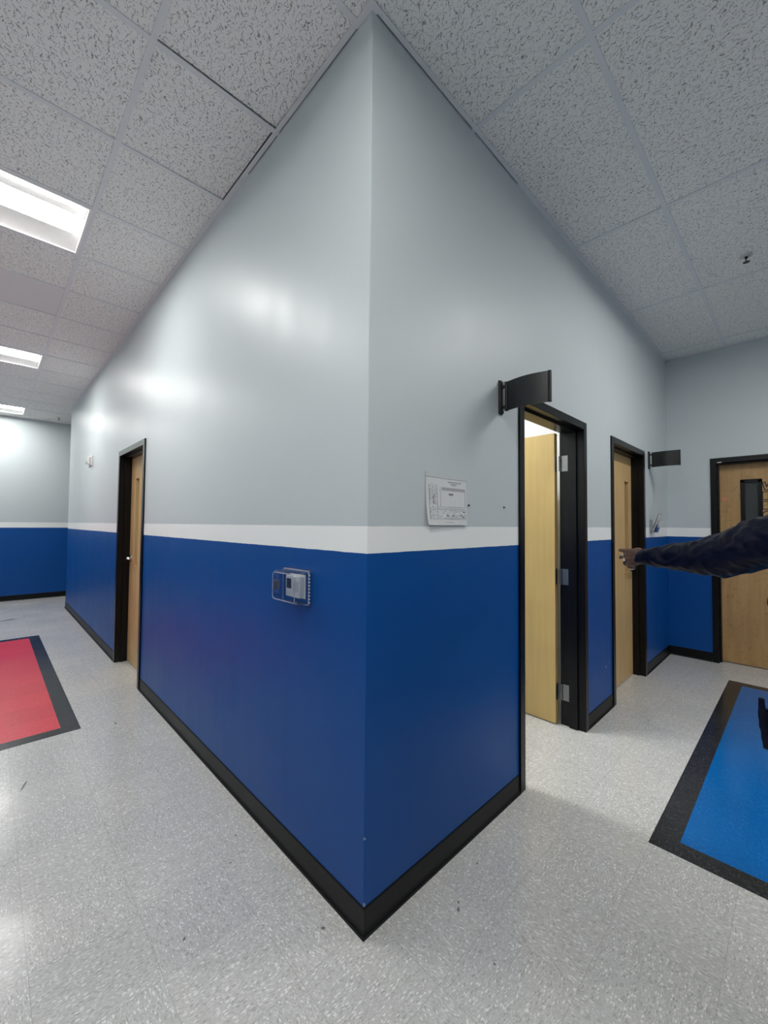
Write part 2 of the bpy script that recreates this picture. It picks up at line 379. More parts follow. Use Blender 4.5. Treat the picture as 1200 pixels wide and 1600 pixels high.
# main runners every two feet, cross tees every four
TW = .012
for j in range(-7, 16):
    y = GY+TS*j
    for i in range(-2, 5):
        x0, x1 = max(GX+2*TS*i, XW), min(GX+2*TS*(i+1), LX+.14)
        if y < YF-.05: g.box(x0+TW, x1-TW, y-TW, y+TW, H-.0008, H+.004)
for i in range(-1, 5):
    x = GX+2*TS*i
    g.box(x-TW, x+TW, YS, YF, H-.001, H+.004)
def angle_trim(mb, T, u0, u1, gap=0):
    mb.T = T; mb.box(u0, u1, -.026, -gap, H-.0014, H+.001)
    if gap: mb.box(u0, u1, -.004, -.0005, H+.03, H+.04)
    mb.T = None
angle_trim(g, TL, .06, 1.0, .0055); angle_trim(g, TR, .02, 1.1, .0055); g.box(-.026, .02, -.026, 0, H-.0014, H+.001); g.box(-.026, 0, -.001, .06, H-.0014, H+.001)
for T, a, b in ((TL, 1.0, LY+.02), (TR, 1.1, LX), (TB, 0, -YS), (lambda u, d, z: (u, YF+d, z), XW, 3.2), (lambda u, d, z: (XW-d, u, z), YS, YF), (lambda u, d, z: (u, YS-d, z), XW, LX)):
    angle_trim(g, T, a, b)
ceil = mb.obj('ceiling', FISS); struct(ceil, 'suspended ceiling of fissured grey tiles over both corridors', 'ceiling')
mp.obj('plain_tile', PLAINT, ceil)['label'] = 'smooth ceiling tiles without fissures'
g.obj('ceiling_grid', GRID, ceil)
struct(MB().box(XW-.15, 6.0, YS-.15, YF+.15, H+.12, H+.2).obj('ceiling_deck', INTERIOR), 'deck above the suspended ceiling', 'ceiling')

# cove base
def base(name, runs, label):
    prof = [(0, 0), (-.013, 0), (-.013, .0025), (-.009, .006), (-.0055, .012), (-.0042, .022), (-.0038, BH-.005), (-.0020, BH), (0, BH)]
    mb = MB()
    for pts in runs:            # pts: list of (origin, outward normal sum) in plan
        mb.loft([[(p[0]-n[0]*d, p[1]-n[1]*d, z) for d, z in prof] for p, n in pts])
    return struct(mb.obj(name, RUBBER), label, 'baseboard')
nl, nr = (-1, 0), (0, -1)
base('baseboard_left', [[((0, YL+.002), nl), ((0, 0), (-1, -1))], [((0, LY), (-1, 1)), ((0, YL+DW-.002), nl)]], 'black rubber cove base along the left wall')
base('baseboard_right', [[((0, 0), (-1, -1)), ((XA+.002, 0), nr)], [((XA+DW-.002, 0), nr), ((XB+.002, 0), nr)], [((XB+DW-.002, 0), nr), ((LX, 0), (-1, -1))]], 'black rubber cove base along the right wall')
base('baseboard_back', [[((LX, 0), (-1, -1)), ((LX, YC-.002+.004), nl)], [((LX, YC-DW+.002), nl), ((LX, YS), nl)]], 'black rubber cove base along the corridor end wall')
base('baseboard_far', [[((3.2, YF), nr), ((XW, YF), nr)]], 'black rubber cove base along the far wall')
base('baseboard_west', [[((XW, YS), (1, 0)), ((XW, YF), (1, 0))]], 'black rubber cove base along the side wall facing the doors')
base('baseboard_south', [[((XW, YS), (0, 1)), ((LX, YS), (0, 1))]], 'black rubber cove base behind the person')

# coloured rectangles let into the floor
def inlay(name, x0, x1, y0, y1, m, label):
    t = thing(name, ((x0+x1)/2, (y0+y1)/2, 0), label, 'floor inlay')
    b = .101; h = .0012
    mb = MB()
    mb.box(x0, x1, y0, y0+b, -.002, h); mb.box(x0, x1, y1-b, y1, -.002, h)
    mb.box(x0, x0+b, y0+b, y1-b, -.002, h); mb.box(x1-b, x1, y0+b, y1-b, -.002, h)
    mb.obj('border', BLACKT, t)['label'] = 'black tile border'
    MB().box(x0+b, x1-b, y0+b, y1-b, -.002, h).obj('field', m, t)
inlay('floor_inlay', -1.92, -.470, 2.428, 5.665, RED, 'red floor tile rectangle with a black border in the left corridor')
inlay('floor_inlay', 1.213, 4.045, -2.18, -.570, BLUE, 'blue floor tile rectangle with a black border in the right corridor')

# ------------------------------------------------------------------ doors
def frame(T, u0, parent, tilt=None):
    F = .012; f = .051; mb = MB(T)
    u1 = u0+DW
    for a, b, s0, s1 in ((u0, u0+f, u0+f, u0+f+.016), (u1-f, u1, u1-f-.016, u1-f)):
        mb.box(a, b, -F, WT+F, 0, DH-f); mb.box(s0, s1, .04, .098, 0, DH-f)
    mb.box(u0, u1, -F, WT+F, DH-f, DH); mb.box(u0+f+.016, u1-f-.016, .04, .098, DH-f-.016, DH-f)
    return mb.obj('door_frame', BLACK, parent, bevel=.0015)
LW = DW-.102
def leaf_mesh(T, w, m, parent, lite=None, face=0, th=.044):
    # local: u 0..w, d face..face+th ; lite = (u0,u1,z0,z1)
    mb = MB(T); top = DH-.051-.004
    if lite:
        a, b, z0, z1 = lite
        mb.box(0, a, face, face+th, .008, top); mb.box(b, w, face, face+th, .008, top)
        mb.box(a, b, face, face+th, .008, z0); mb.box(a, b, face, face+th, z1, top)
    else: mb.box(0, w, face, face+th, .008, top)
    lf = mb.obj('door_leaf', m, parent, bevel=.001)
    return lf
def lite_parts(T, lite, face, th, beadm, panem, parent, bw=.010, proud=.003):
    a, b, z0, z1 = lite; mb = MB(T)
    mb.box(a-bw*.3, a+bw, face-proud, face+th+proud, z0, z1); mb.box(b-bw, b+bw*.3, face-proud, face+th+proud, z0, z1)
    mb.box(a-bw*.3, b+bw*.3, face-proud, face+th+proud, z0-bw*.3, z0+bw); mb.box(a-bw*.3, b+bw*.3, face-proud, face+th+proud, z1-bw, z1+bw*.3)
    mb.obj('glazing_bead', beadm, parent, bevel=.001)
    MB(T).box(a+bw, b-bw, face+th*.78, face+th*.88, z0+bw, z1-bw).obj('vision_pane', panem, parent)
def lever(T, u, z, face, sgn, parent, m=CHROME):
    mb = MB(); Tv = lambda p: Vector(T(*p))
    def disc(d0, d1, r):
        L = []
        for d, rr in ((d0, r), (d1-.002, r), (d1, r*.88)):
            L.append([tuple(Tv((u+rr*math.cos(t), d, z+rr*math.sin(t)))) for t in [2*PI*k/20 for k in range(20)]])
        mb.loft(L)
    disc(face, face-.010, .033); disc(face-.009, face-.046, .011)
    pts = [(u, face-.042, z), (u+sgn*.015, face-.050, z), (u+sgn*.05, face-.052, z-.002), (u+sgn*.095, face-.050, z-.003), (u+sgn*.115, face-.044, z-.002), (u+sgn*.120, face-.032, z-.002)]
    mb.tube([tuple(Tv(p)) for p in pts], [.011, .0105, .0095, .009, .0085, .007], 10)
    return mb.obj('lever_handle', m, parent, smooth=True)
def hinge(T, u, d, z, parent, w=.046, h=.114, sgn=-1):
    mb = MB(T)
    mb.box(u-.0012, u+.0012, d-w, d, z-h/2, z+h/2)
    ob = mb
    n = 10
    for k in range(5):
        z0 = z-h/2+k*h/5+.001; z1 = z0+h/5-.002
        ob.loft([[(u+sgn*.008+.0075*math.cos(t), d+.006+.0075*math.sin(t), zz) for t in [2*PI*q/n for q in range(n)]] for zz in (z0, z1)])
    for zz in (-.038, -.013, .013, .038):
        ob.loft([[(u+sgn*(.0012+e), d-.022+.010*(1 if zz > 0 else -1)*((int(zz*1000) % 2)*.6+.4)+.004*math.cos(t), z+zz+.004*math.sin(t)) for t in [2*PI*q/8 for q in range(8)]] for e in (0, .0012)])
    hg = ob.obj('hinge', STEEL, parent, bevel=0)
    return hg

# door 1: left wall
d1 = thing('door_1', (0, YL+DW/2, 0), 'closed tan wooden door deep in a black frame in the left wall', 'door', kind='structure')
frame(TL, YL, d1)
T1 = lambda u, d, z: (d, YL+.051+u, z)
lt = (.555, .700, .98, 1.885)
lf = leaf_mesh(T1, LW, BIRCH, d1, lt, .100)
lite_parts(T1, lt, .100, .044, BIRCH, TANG, lf)
lever(T1, LW-.075, 1.065, .100, -1, lf)
# door 2: open
d2 = thing('door_2', (XA+DW/2, 0, 0), 'open pale maple door swung into the bright room, black frame, nearest on the right wall', 'door', kind='structure')
frame(TR, XA, d2)
ANG = math.radians(88.5); hx, hy = XA+DW-.051-.043, .182
def T2(u, d, z):        # u runs from the hinge into the room, d through the leaf to +x
    cu, su = math.cos(ANG), math.sin(ANG)
    return (hx+u*cu+d*su, hy+u*su-d*cu, z)
lf = leaf_mesh(T2, LW-.006, MAPLE, d2)
lever(T2, LW-.07, 1.0, 0, -1, lf)
for z in (1.885, 1.060, .232): hinge(TR, XA+DW-.051-.0015, WT-.004+.004, z, d2, w=.058)
mb = MB()
for z in (1.885, 1.060, .232): mb.box(hx+.004, hx+.040, hy-.0022, hy+.0005, z-.057, z+.057)
mb.obj('hinge_leaf_plate', STEEL, lf)
# door 3: second door on right wall
d3 = thing('door_3', (XB+DW/2, 0, 0), 'closed tan wooden door with narrow window, second door on the right wall', 'door', kind='structure')
frame(TR, XB, d3)
T3 = lambda u, d, z: (XB+.051+u, d, z)
lt = (.640, .775, .98, 1.865)
lf = leaf_mesh(T3, LW, BIRCH, d3, lt, .094)
lite_parts(T3, lt, .094, .044, BIRCH, TANG, lf)
lever(T3, LW-.07, 1.03, .094, -1, lf)
# door 4: end of corridor
d4 = thing('door_4', (LX, YC-DW/2, 0), 'closed brown blotchy wooden door at the end of the right corridor', 'door', kind='structure')
frame(TB, -YC, d4)
T4 = lambda u, d, z: (LX+d, YC-.051-u, z)
F4 = .104
lt = (.190, .345, 1.03, 1.925)
lf = leaf_mesh(T4, LW, OAKB, d4, lt, F4)
lite_parts(T4, lt, F4, .044, BLACK, DARKG, lf, bw=.026, proud=.006)
lever(T4, LW-.07, 1.0, F4, -1, lf)
# outlined block letters down the door, a heart sticker and a white tag on the frame
def letters(parent):
    GL = {'W': [(0, 1), (.18, 1), (.28, .42), (.42, .85), (.58, .85), (.72, .42), (.82, 1), (1, 1), (.84, 0), (.62, 0), (.5, .4), (.38, 0), (.16, 0)],
          'E': [(0, 0), (0, 1), (1, 1), (1, .74), (.38, .74), (.38, .62), (.85, .62), (.85, .38), (.38, .38), (.38, .26), (1, .26), (1, 0)],
          'L': [(0, 0), (0, 1), (.38, 1), (.38, .28), (1, .28), (1, 0)],
          'C': [(.25, 0), (0, .25), (0, .75), (.25, 1), (1, 1), (1, .72), (.45, .72), (.36, .62), (.36, .38), (.45, .28), (1, .28), (1, 0)],
          'O': [(.25, 0), (0, .25), (0, .75), (.25, 1), (.75, 1), (1, .75), (1, .25), (.75, 0)],
          'M': [(0, 0), (0, 1), (.25, 1), (.5, .55), (.75, 1), (1, 1), (1, 0), (.72, 0), (.72, .45), (.5, .15), (.28, .45), (.28, 0)]}
    u0, wl, hl = .352, .115, .080
    for k, ch in enumerate('WELCOME'):
        zb = 1.905-.098*(k+1)+.006
        P = [(u0+x*wl, zb+y*hl) for x, y in GL[ch]]
        mb = MB(T4); w = .0045
        for (a, b), (c, d) in zip(P, P[1:]+P[:1]):
            v = Vector((c-a, d-b)); L = v.length; v.normalize(); n = Vector((-v.y, v.x))*w
            q = [Vector((a, b))-v*w+n, Vector((a, b))-v*w-n, Vector((c, d))+v*w-n, Vector((c, d))+v*w+n]
            mb.hexa([(p.x, F4-.0012, p.y) for p in q], [(p.x, F4+.001, p.y) for p in q])
        mb.obj('letter_decal', LETTER, parent)
letters(lf)
hs = [(math.sin(t)**3*.024, (13*math.cos(t)-5*math.cos(2*t)-2*math.cos(3*t)-math.cos(4*t))/16*.024) for t in [2*PI*k/24 for k in range(24)]]
hp = MB(T4); hp.loft([[(.052+x*.9+z*.25, d, 1.733+z*.85) for x, z in hs] for d in (F4-.001, F4+.001)])
hp.obj('heart_sticker', PINK, lf)
MB(TB).box(-YC+.062, -YC+.097, -.0135, -.011, DH-.053, DH-.044).obj('white_tag', WHITEP, d4)

# ------------------------------------------------------------------ ceiling lights
def lamp(xc, yc, turn, label):
    T = (lambda x, y, z: (xc+y, yc+x, z)) if turn else (lambda x, y, z: (xc+x, yc+y, z))
    x1 = TS-.010; y1 = TS/2-.010; x0, y0 = -x1, -y1
    t = thing('ceiling_light', (xc, yc, H), label, 'ceiling light')
    e = .014; mb = MB(T)       # flange and end plates
    mb.box(x0, x1, y0, y0+e, H-.003, H+.09); mb.box(x0, x1, y1-e, y1, H-.003, H+.09)
    mb.box(x0, x0+e, y0+e, y1-e, H-.003, H+.09); mb.box(x1-e, x1, y0+e, y1-e, H-.003, H+.09)
    mb.box(x0, x1, y0, y1, H+.088, H+.094)
    mb.obj('housing', ENAMEL, t, bevel=.001)
    for s in (-1, 1):         # curved reflector pans either side of the lens
        prof = [(.108+(.284-.108)*k/8, .034-.030*(k/8)**2.2) for k in range(9)]
        L0 = [(x0+e, s*y, H+z) for y, z in prof]; L1 = [(x1-e, s*y, H+z) for y, z in prof]
        L0b = [(x, y, z+.002) for x, y, z in L0][::-1]; L1b = [(x, y, z+.002) for x, y, z in L1][::-1]
        MB(T).loft([L0+L0b, L1+L1b]).obj('reflector_pan', ENAMEL, t)
    lp = [(a*.108, .021+.013*a*a) for a in [-1+k/6 for k in range(13)]]
    MB(T).loft([[(x, y, H+z) for y, z in lp]+[(x, .108, H+.045), (x, -.108, H+.045)] for x in (x0+e+.012, x1-e-.012)]).obj('lens', LENS_ROOM if turn else LENS, t)
    for x in (x0+e, x1-e-.012):
        MB(T).loft([[(xx, y*1.04, H+z-.003) for y, z in lp]+[(xx, .112, H+.06), (xx, -.112, H+.06)] for xx in (x, x+.012)]).obj('lens_end_cap', ENAMEL, t)
for (i, j), lb in zip(LIGHTS, ['recessed strip light nearest the camera in the left corridor ceiling', 'recessed strip light in the middle of the left corridor ceiling',
                               'recessed strip light farthest down the left corridor, beside the far wall', 'recessed strip light in the ceiling over the photographer',
                               'recessed strip light in the ceiling over the blue floor inlay',
                               'added recessed strip light out of view behind the person, brightening the right corridor']):
    lamp(GX+TS*(2*i+1), GY+TS*(j+.5), False, lb)
lamp(GX+2.5*TS, GY+3*TS, True, 'recessed strip light in the ceiling of the room behind the open door')

# ------------------------------------------------------------------ things on the walls
# curved blank projecting signs
def blade_sign(x, z, label, ang=0):
    t = thing('projecting_sign', (x, 0, z), label, 'sign')
    mb = MB(); hb = .088
    mb.loft([[(x-.018, 0, zz), (x-.018, -.010*s, zz), (x-.010, -.018*s, zz), (x+.010, -.018*s, zz), (x+.018, -.010*s, zz), (x+.018, 0, zz)] for zz, s in ((z-hb, .5), (z-hb+.010, 1), (z+hb-.010, 1), (z+hb, .5))])
    mb.box(x-.007, x+.007, -.032, -.012, z+.045, z+.060); mb.box(x-.007, x+.007, -.032, -.012, z-.060, z-.045)
    mb.box(x-.010, x+.010, -.044, -.030, z-.075, z+.075)
    mb.obj('wall_bracket', BRKT, t, bevel=.002)
    n = 16; L = .220; hp_ = .074
    def arc(s):
        y = -.040-L*s; b = .020*math.sin(PI*s); return (x-.004-b, y)
    fr, bk = [], []
    for k in range(n+1):
        px, py = arc(k/n); fr.append((px, py)); bk.append((px+.006, py))
    ol = fr+bk[::-1]
    MB().loft([[(a, b, zz) for a, b in ol] for zz in (z-hp_, z+hp_)]).obj('sign_panel', SIGNM, t)
    mb = MB(); a, b = arc(1); mb.box(a-.004, a+.011, b-.008, b+.006, z-hp_-.001, z+hp_+.001); mb.obj('end_trim', BRKT, t, bevel=.001)
    mb = MB(); a, b = arc(0); mb.box(a-.003, a+.010, b-.002, b+.010, z-hp_-.001, z+hp_+.001)
    mb.obj('end_trim', BRKT, t, bevel=.001)
blade_sign(.912, 2.088, 'blank curved black sign sticking out beside the open door')
blade_sign(3.795, 2.100, 'blank curved black sign sticking out beyond the second door, nearer the end wall')

# paper notice in a plastic sleeve
px0, px1, pz0, pz1 = .318, .606, 1.427, 1.650
t = thing('paper_notice', ((px0+px1)/2, 0, pz0), 'white printed paper notice taped to the grey wall between corner and open door', 'notice')
def psheet(u, v):   # v 0 bottom .. 1 top, the lower left corner curls off the wall
    c = .010*(1-v)**2*(.6+.6*(1-u)**2)+.002
    return (px0+(px1-px0)*u+.008*(1-v)**6*(1-u)**4, -c, pz0+(pz1-.018-pz0)*v)
mb = MB(); n = 14
for off in (0, .0006):
    g_ = [[mb.v((psheet(i/n, j/n)[0], psheet(i/n, j/n)[1]+off, psheet(i/n, j/n)[2])) for i in range(n+1)] for j in range(n+1)]
    for j in range(n):
        for i in range(n): mb.bm.faces.new([g_[j][i], g_[j][i+1], g_[j+1][i+1], g_[j+1][i]])
mb.obj('sheet', PAPER, t)
MB().box(px0-.003, px1+.003, -.0035, -.0005, pz1-.020, pz1).obj('sleeve_strip', simple('clear_sleeve_strip', (.62, .65, .66, 1), .15, nscale=60, namt=.12), t)
def pr(mb, u0, u1, v0, v1):
    a, b, c, d = psheet(u0, v0), psheet(u1, v0), psheet(u1, v1), psheet(u0, v1)
    o1 = .0005; o2 = -.0001
    mb.hexa([(p[0], p[1]-o1, p[2]) for p in (a, b, c, d)], [(p[0], p[1]-o2, p[2]) for p in (a, b, c, d)])
bar = MB(); pr(bar, .37, .96, .735, .80); bar.obj('grey_banner', simple('grey_banner_ink', (.40, .41, .42, 1), .7, nscale=90, namt=.05), t)
ink = MB(); dk = MB(); rr = random.Random(3)
pr(ink, .52, .86, .912, .928); pr(ink, .58, .76, .878, .890); pr(ink, .61, .72, .852, .864)
for (a, b, c, d) in ((.06, .26, .83, .834), (.06, .065, .12, .83), (.25, .254, .12, .83), (.26, .96, .385, .390), (.26, .96, .345, .350), (.26, .96, .13, .136), (.06, .26, .12, .124), (.96, .963, .13, .345), (.33, .334, .40, .80), (.96, .963, .40, .80), (.45, .65, .055, .060)): pr(ink, a, b, c, d)
for k in range(26):
    v = .14+k*.026
    for q in range(3):
        a = .075+q*.06; 
        if rr.random() < .8: pr(ink, a, a+rr.uniform(.02, .05), v, v+.008)
for k in range(6):
    v = .155+k*.032; a = .28
    while a < .92:
        l = rr.uniform(.02, .07)
        if rr.random() < .7: pr(ink, a, a+l, v, v+.007)
        a += l+.015
for k in range(7): pr(dk, .15+rr.uniform(-.01, .02), .18+rr.uniform(0, .02), .44+k*.03, .455+k*.03)
for k in range(5): pr(dk, .54+k*.025, .555+k*.025, .635+rr.uniform(-.01, .01), .665+rr.uniform(0, .02))
for a, v in ((.48, .19), (.62, .19), (.83, .21), (.88, .17), (.90, .28)): pr(dk, a, a+.05, v, v+.02)
ink.obj('printed_lines', INK, t); dk.obj('printed_diagram', INKD, t)['kind'] = 'stuff'
# two little screws left in the wall
for x, z, lb in ((.629, 1.520, 'small grey screw in the wall beside the paper notice'), (.948, 1.522, 'small grey screw in the wall next to the open door frame')):
    t = thing('wall_screw', (x, 0, z), lb, 'screw')
    mb = MB(); mb.loft([[(x+r*math.cos(a), -d, z+r*math.sin(a)) for a in [2*PI*k/12 for k in range(12)]] for r, d in ((.0055, 0), (.0055, .003), (.004, .005))]); mb.obj('screw_head', ANCH, t)
    mb = MB(); mb.tube([(x, -.003, z), (x+.001, -.008, z-.001)], .002, 8); mb.obj('screw_shank', ANCH, t)

# clear acrylic brochure holder
t = thing('brochure_holder', (3.86, 0, 1.37), 'clear plastic brochure holder mounted beyond the second door above the blue band', 'brochure holder')
x0, x1 = 3.795, 3.925
def slant(u, off=0): return (-.012-.070*u-off, 1.372+.190*u)
MB().box(x0+.01, x1-.01, -.004, 0, 1.365, 1.50).obj('back_plate', ACRYL, t)
mb = MB()
for off in (0, .034):
    a = slant(0, off); b = slant(1.0 if off == 0 else .62, off)
    mb.hexa([(x0, a[0], a[1]), (x1, a[0], a[1]), (x1, b[0], b[1]), (x0, b[0], b[1])], [(x0, a[0]-.003, a[1]), (x1, a[0]-.003, a[1]), (x1, b[0]-.003, b[1]), (x0, b[0]-.003, b[1])])
for xx in (x0, x1-.003):
    a, b, c, d = slant(0), slant(.8), slant(.6, .034), slant(0, .034)
    mb.hexa([(xx, *p) for p in (a, b, c, d)], [(xx+.003, *p) for p in (a, b, c, d)])
a, d = slant(0), slant(0, .037); mb.hexa([(x0, *a), (x1, *a), (x1, *d), (x0, *d)], [(x0, a[0], a[1]-.003), (x1, a[0], a[1]-.003), (x1, d[0], d[1]-.003), (x0, d[0], d[1]-.003)])
mb.obj('pocket', ACRYL, t)
tb = thing('brochure_stack', (3.86, -.03, 1.376), 'white and blue brochures standing in the clear wall holder', 'brochures')
def bro(u0, u1, o0, o1, m, name):
    mb = MB(); q = [slant(u0, o0), slant(u1, o0), slant(u1, o1), slant(u0, o1)]
    mb.hexa([(x0+.010, *p) for p in q], [(x1-.010, *p) for p in q]); mb.obj(name, m, tb)
bro(.03, .93, .008, .020, PAPER, 'pages'); bro(.05, .42, .0195, .021, simple('blue_brochure_ink', (.05, .09, .32, 1), .5, nscale=60, namt=.1), 'cover_band')

# thermostat in a clear lockable guard
yc, zc = .449, 1.160
t = thing('thermostat', (0, .447, zc-.05), 'white programmable thermostat on the blue wall inside a clear cover', 'thermostat')
MB().box(-.006, 0, .385, .505, zc-.050, zc+.050).obj('wall_plate', WHITEP, t, bevel=.002)
MB().box(-.030, -.006, .390, .500, zc-.046, zc+.046).obj('body', WHITEP, t, bevel=.004)
MB().box(-.0315, -.0295, .455, .490, zc-.010, zc+.032).obj('screen', GREYLCD, t)
mb = MB()
for k in range(4): mb.box(-.0318, -.0295, .396+k*.011, .404+k*.011, zc-.020, zc+.026)
mb.obj('button', GREYP, t, bevel=.0008)
MB().box(-.0312, -.0297, .392, .498, zc-.0285, zc-.0275).obj('cover_seam', GREYP, t)
gd = thing('thermostat_guard', (0, yc, zc-.08), 'clear plastic lockable box over the thermostat on the blue wall', 'guard box')
def rr_loop(X, ya, yb, za, zb, r):
    L = []
    for cy, cz, a0 in ((yb-r, zb-r, 0), (ya+r, zb-r, 90), (ya+r, za+r, 180), (yb-r, za+r, 270)):
        for k in range(5):
            a = math.radians(a0+k*22.5); L.append((X, cy+r*math.cos(a), cz+r*math.sin(a)))
    return L
ya, yb, za, zb = .338, .560, zc-.079, zc+.077
outer = [rr_loop(0, ya, yb, za, zb, .010), rr_loop(-.012, ya, yb, za, zb, .010), rr_loop(-.012, ya+.010, yb-.008, za+.008, zb-.008, .010), rr_loop(-.062, ya+.018, yb-.012, za+.014, zb-.012, .014), rr_loop(-.070, ya+.026, yb-.020, za+.022, zb-.020, .012)]
k = .003
inner = [rr_loop(0, ya+k, yb-k, za+k, zb-k, .008), rr_loop(-.009, ya+.013, yb-.011, za+.011, zb-.011, .008), rr_loop(-.060, ya+.021, yb-.015, za+.017, zb-.015, .012), rr_loop(-.067, ya+.028, yb-.022, za+.024, zb-.022, .010)]
mb = MB()
A = [[mb.v(p) for p in L] for L in outer]; B = [[mb.v(p) for p in L] for L in inner]; n = 20
for R_ in (A, B):
    for a, b in zip(R_, R_[1:]):
        for i in range(n): mb.bm.faces.new([a[i], a[(i+1) % n], b[(i+1) % n], b[i]])
    mb.bm.faces.new(R_[-1])
for i in range(n): mb.bm.faces.new([A[0][i], A[0][(i+1) % n], B[0][(i+1) % n], B[0][i]])
mb.obj('clear_cover', ACRYL, gd)
RIM = simple('frosted_acrylic_edge', (.34, .38, .46, 1), .25, nscale=80, namt=.25)
for L, r in ((outer[2], .0020), (outer[4], .0016)):
    mb = MB(); mb.tube(L+L[:1], r, 6); mb.obj('cover_rim', RIM, gd)
mb = MB()
for q in range(9): mb.box(-.0135, -.0115, ya+.001, ya+.009, za+.018+q*.014, za+.024+q*.014)
mb.obj('vent_slot', GREYP, gd)
MB().box(-.068, -.044, .522, .542, zc-.020, zc+.022).obj('lock', STEEL, gd, bevel=.003)

# fire alarm device on left wall
yc, zc = 5.48, 2.235
t = thing('alarm_strobe', (0, yc, zc), 'small white alarm device high on the wall beyond the left door', 'alarm')
MB().box(-.022, 0, yc-.058, yc+.058, zc-.060, zc+.075).obj('back_box', WHITEP, t, bevel=.004)
MB().box(-.050, -.022, yc-.045, yc+.045, zc-.045, zc+.060).obj('horn_cover', WHITEP, t, bevel=.008)
mb = MB()
for k in range(4): mb.box(-.0515, -.049, yc-.03, yc+.03, zc+.002+k*.012, zc+.007+k*.012)
mb.obj('grille_slot', GREYP, t)
MB().box(-.075, -.050, yc-.018, yc+.018, zc-.040, zc-.008).obj('strobe_lens', simple('frosted_strobe_lens', (.6, .62, .64, 1), .15, nscale=60, namt=.08), t, bevel=.006)
mb = MB(); mb.tube([(-.02, yc, zc-.058), (-.030, yc, zc-.085)], [.014, .009], 10); mb.obj('sensor_stub', GREYP, t)

# sprinklers
def sprinkler(x, y, label):
    t = thing('sprinkler_head', (x, y, H), label, 'sprinkler')
    mb = MB(); mb.loft([[(x+r*math.cos(a), y+r*math.sin(a), z) for a in [2*PI*k/20 for k in range(20)]] for r, z in ((.036, H+.003), (.036, H-.001), (.030, H-.004), (.014, H-.006))]); mb.obj('escutcheon', GREYP, t)
    mb = MB(); mb.tube([(x, y, H-.004), (x, y, H-.020)], [.010, .008], 12)
    for s in (-1, 1): mb.tube([(x+s*.007, y, H-.018), (x+s*.013, y, H-.030), (x+s*.003, y, H-.044)], .0025, 8)
    mb.obj('body', BRASS, t)
    mb = MB(); n = 24
    mb.loft([[(x+(.021 if k % 2 else .015)*math.cos(2*PI*k/n), y+(.021 if k % 2 else .015)*math.sin(2*PI*k/n), z) for k in range(n)] for z in (H-.043, H-.0455)]); mb.obj('deflector', BRASS, t)
sprinkler(2.808, -.834, 'dark fire sprinkler head hanging from the right corridor ceiling')
sprinkler(-.089, 8.41, 'dark fire sprinkler head in the ceiling at the far end of the left corridor')

# ------------------------------------------------------------------ the person
def camp(x, y, d): return CAM+(fw+r2*((x-600)/FPX)-u2*((y-800)/FPX))*d
def capsule(mb, a, b, ra, rb, n=14, fl=None):
    a, b = Vector(a), Vector(b); d = b-a; L = d.length
    q = d.to_track_quat('Z', 'Y').to_matrix() if L > 1e-6 else Matrix.Identity(3)
    loops = []
    for k in range(1, 6): t = -PI/2+k*PI/12; loops.append((math.cos(t)*ra, math.sin(t)*ra))
    loops.append((ra, 0)); loops.append((rb, L))
    for k in range(1, 6): t = k*PI/12; loops.append((math.cos(t)*rb, L+math.sin(t)*rb))
    mb.loft([[tuple(a+q @ Vector((r*math.cos(2*PI*i/n), r*math.sin(2*PI*i/n), z))) for i in range(n)] for r, z in loops])
def chain(mb, pts, rad, n=14):
    for (a, ra), (b, rb) in zip(zip(pts, rad), list(zip(pts, rad))[1:]): capsule(mb, a, b, ra, rb, n)
def bake(mb, name, m, parent, vox, smooth_it=4, disp=0, dscale=.05, wr=None, seed=0):
    bmesh.ops.recalc_face_normals(mb.bm, faces=mb.bm.faces[:])
    me = bpy.data.meshes.new('tmp'); mb.bm.to_mesh(me); mb.bm.free()
    o = bpy.data.objects.new('tmp', me); COL.objects.link(o)
    r = o.modifiers.new('r', 'REMESH'); r.mode = 'VOXEL'; r.voxel_size = vox
    s = o.modifiers.new('s', 'SMOOTH'); s.iterations = smooth_it; s.factor = .5
    dg = bpy.context.evaluated_depsgraph_get(); dg.update()
    nm = bpy.data.meshes.new_from_object(o.evaluated_get(dg)); nm.name = name
    bpy.data.objects.remove(o, do_unlink=True)
    if disp:
        nrm = [v.normal.copy() for v in nm.vertices]
        for v, nn in zip(nm.vertices, nrm):
            c = v.co.copy()
            if wr: c = wr(c)
            d = noise.noise(c/dscale+Vector((seed, 0, 0)))+.5*noise.noise(c/(dscale*.45)+Vector((9, seed, 3)))
            d = (abs(d)*2-.6)
            v.co += nn*d*disp
    nm.materials.clear(); nm.materials.append(m)
    for p in nm.polygons: p.use_smooth = True
    ob = bpy.data.objects.new(name, nm); COL.objects.link(ob); put(ob, parent)
    return ob
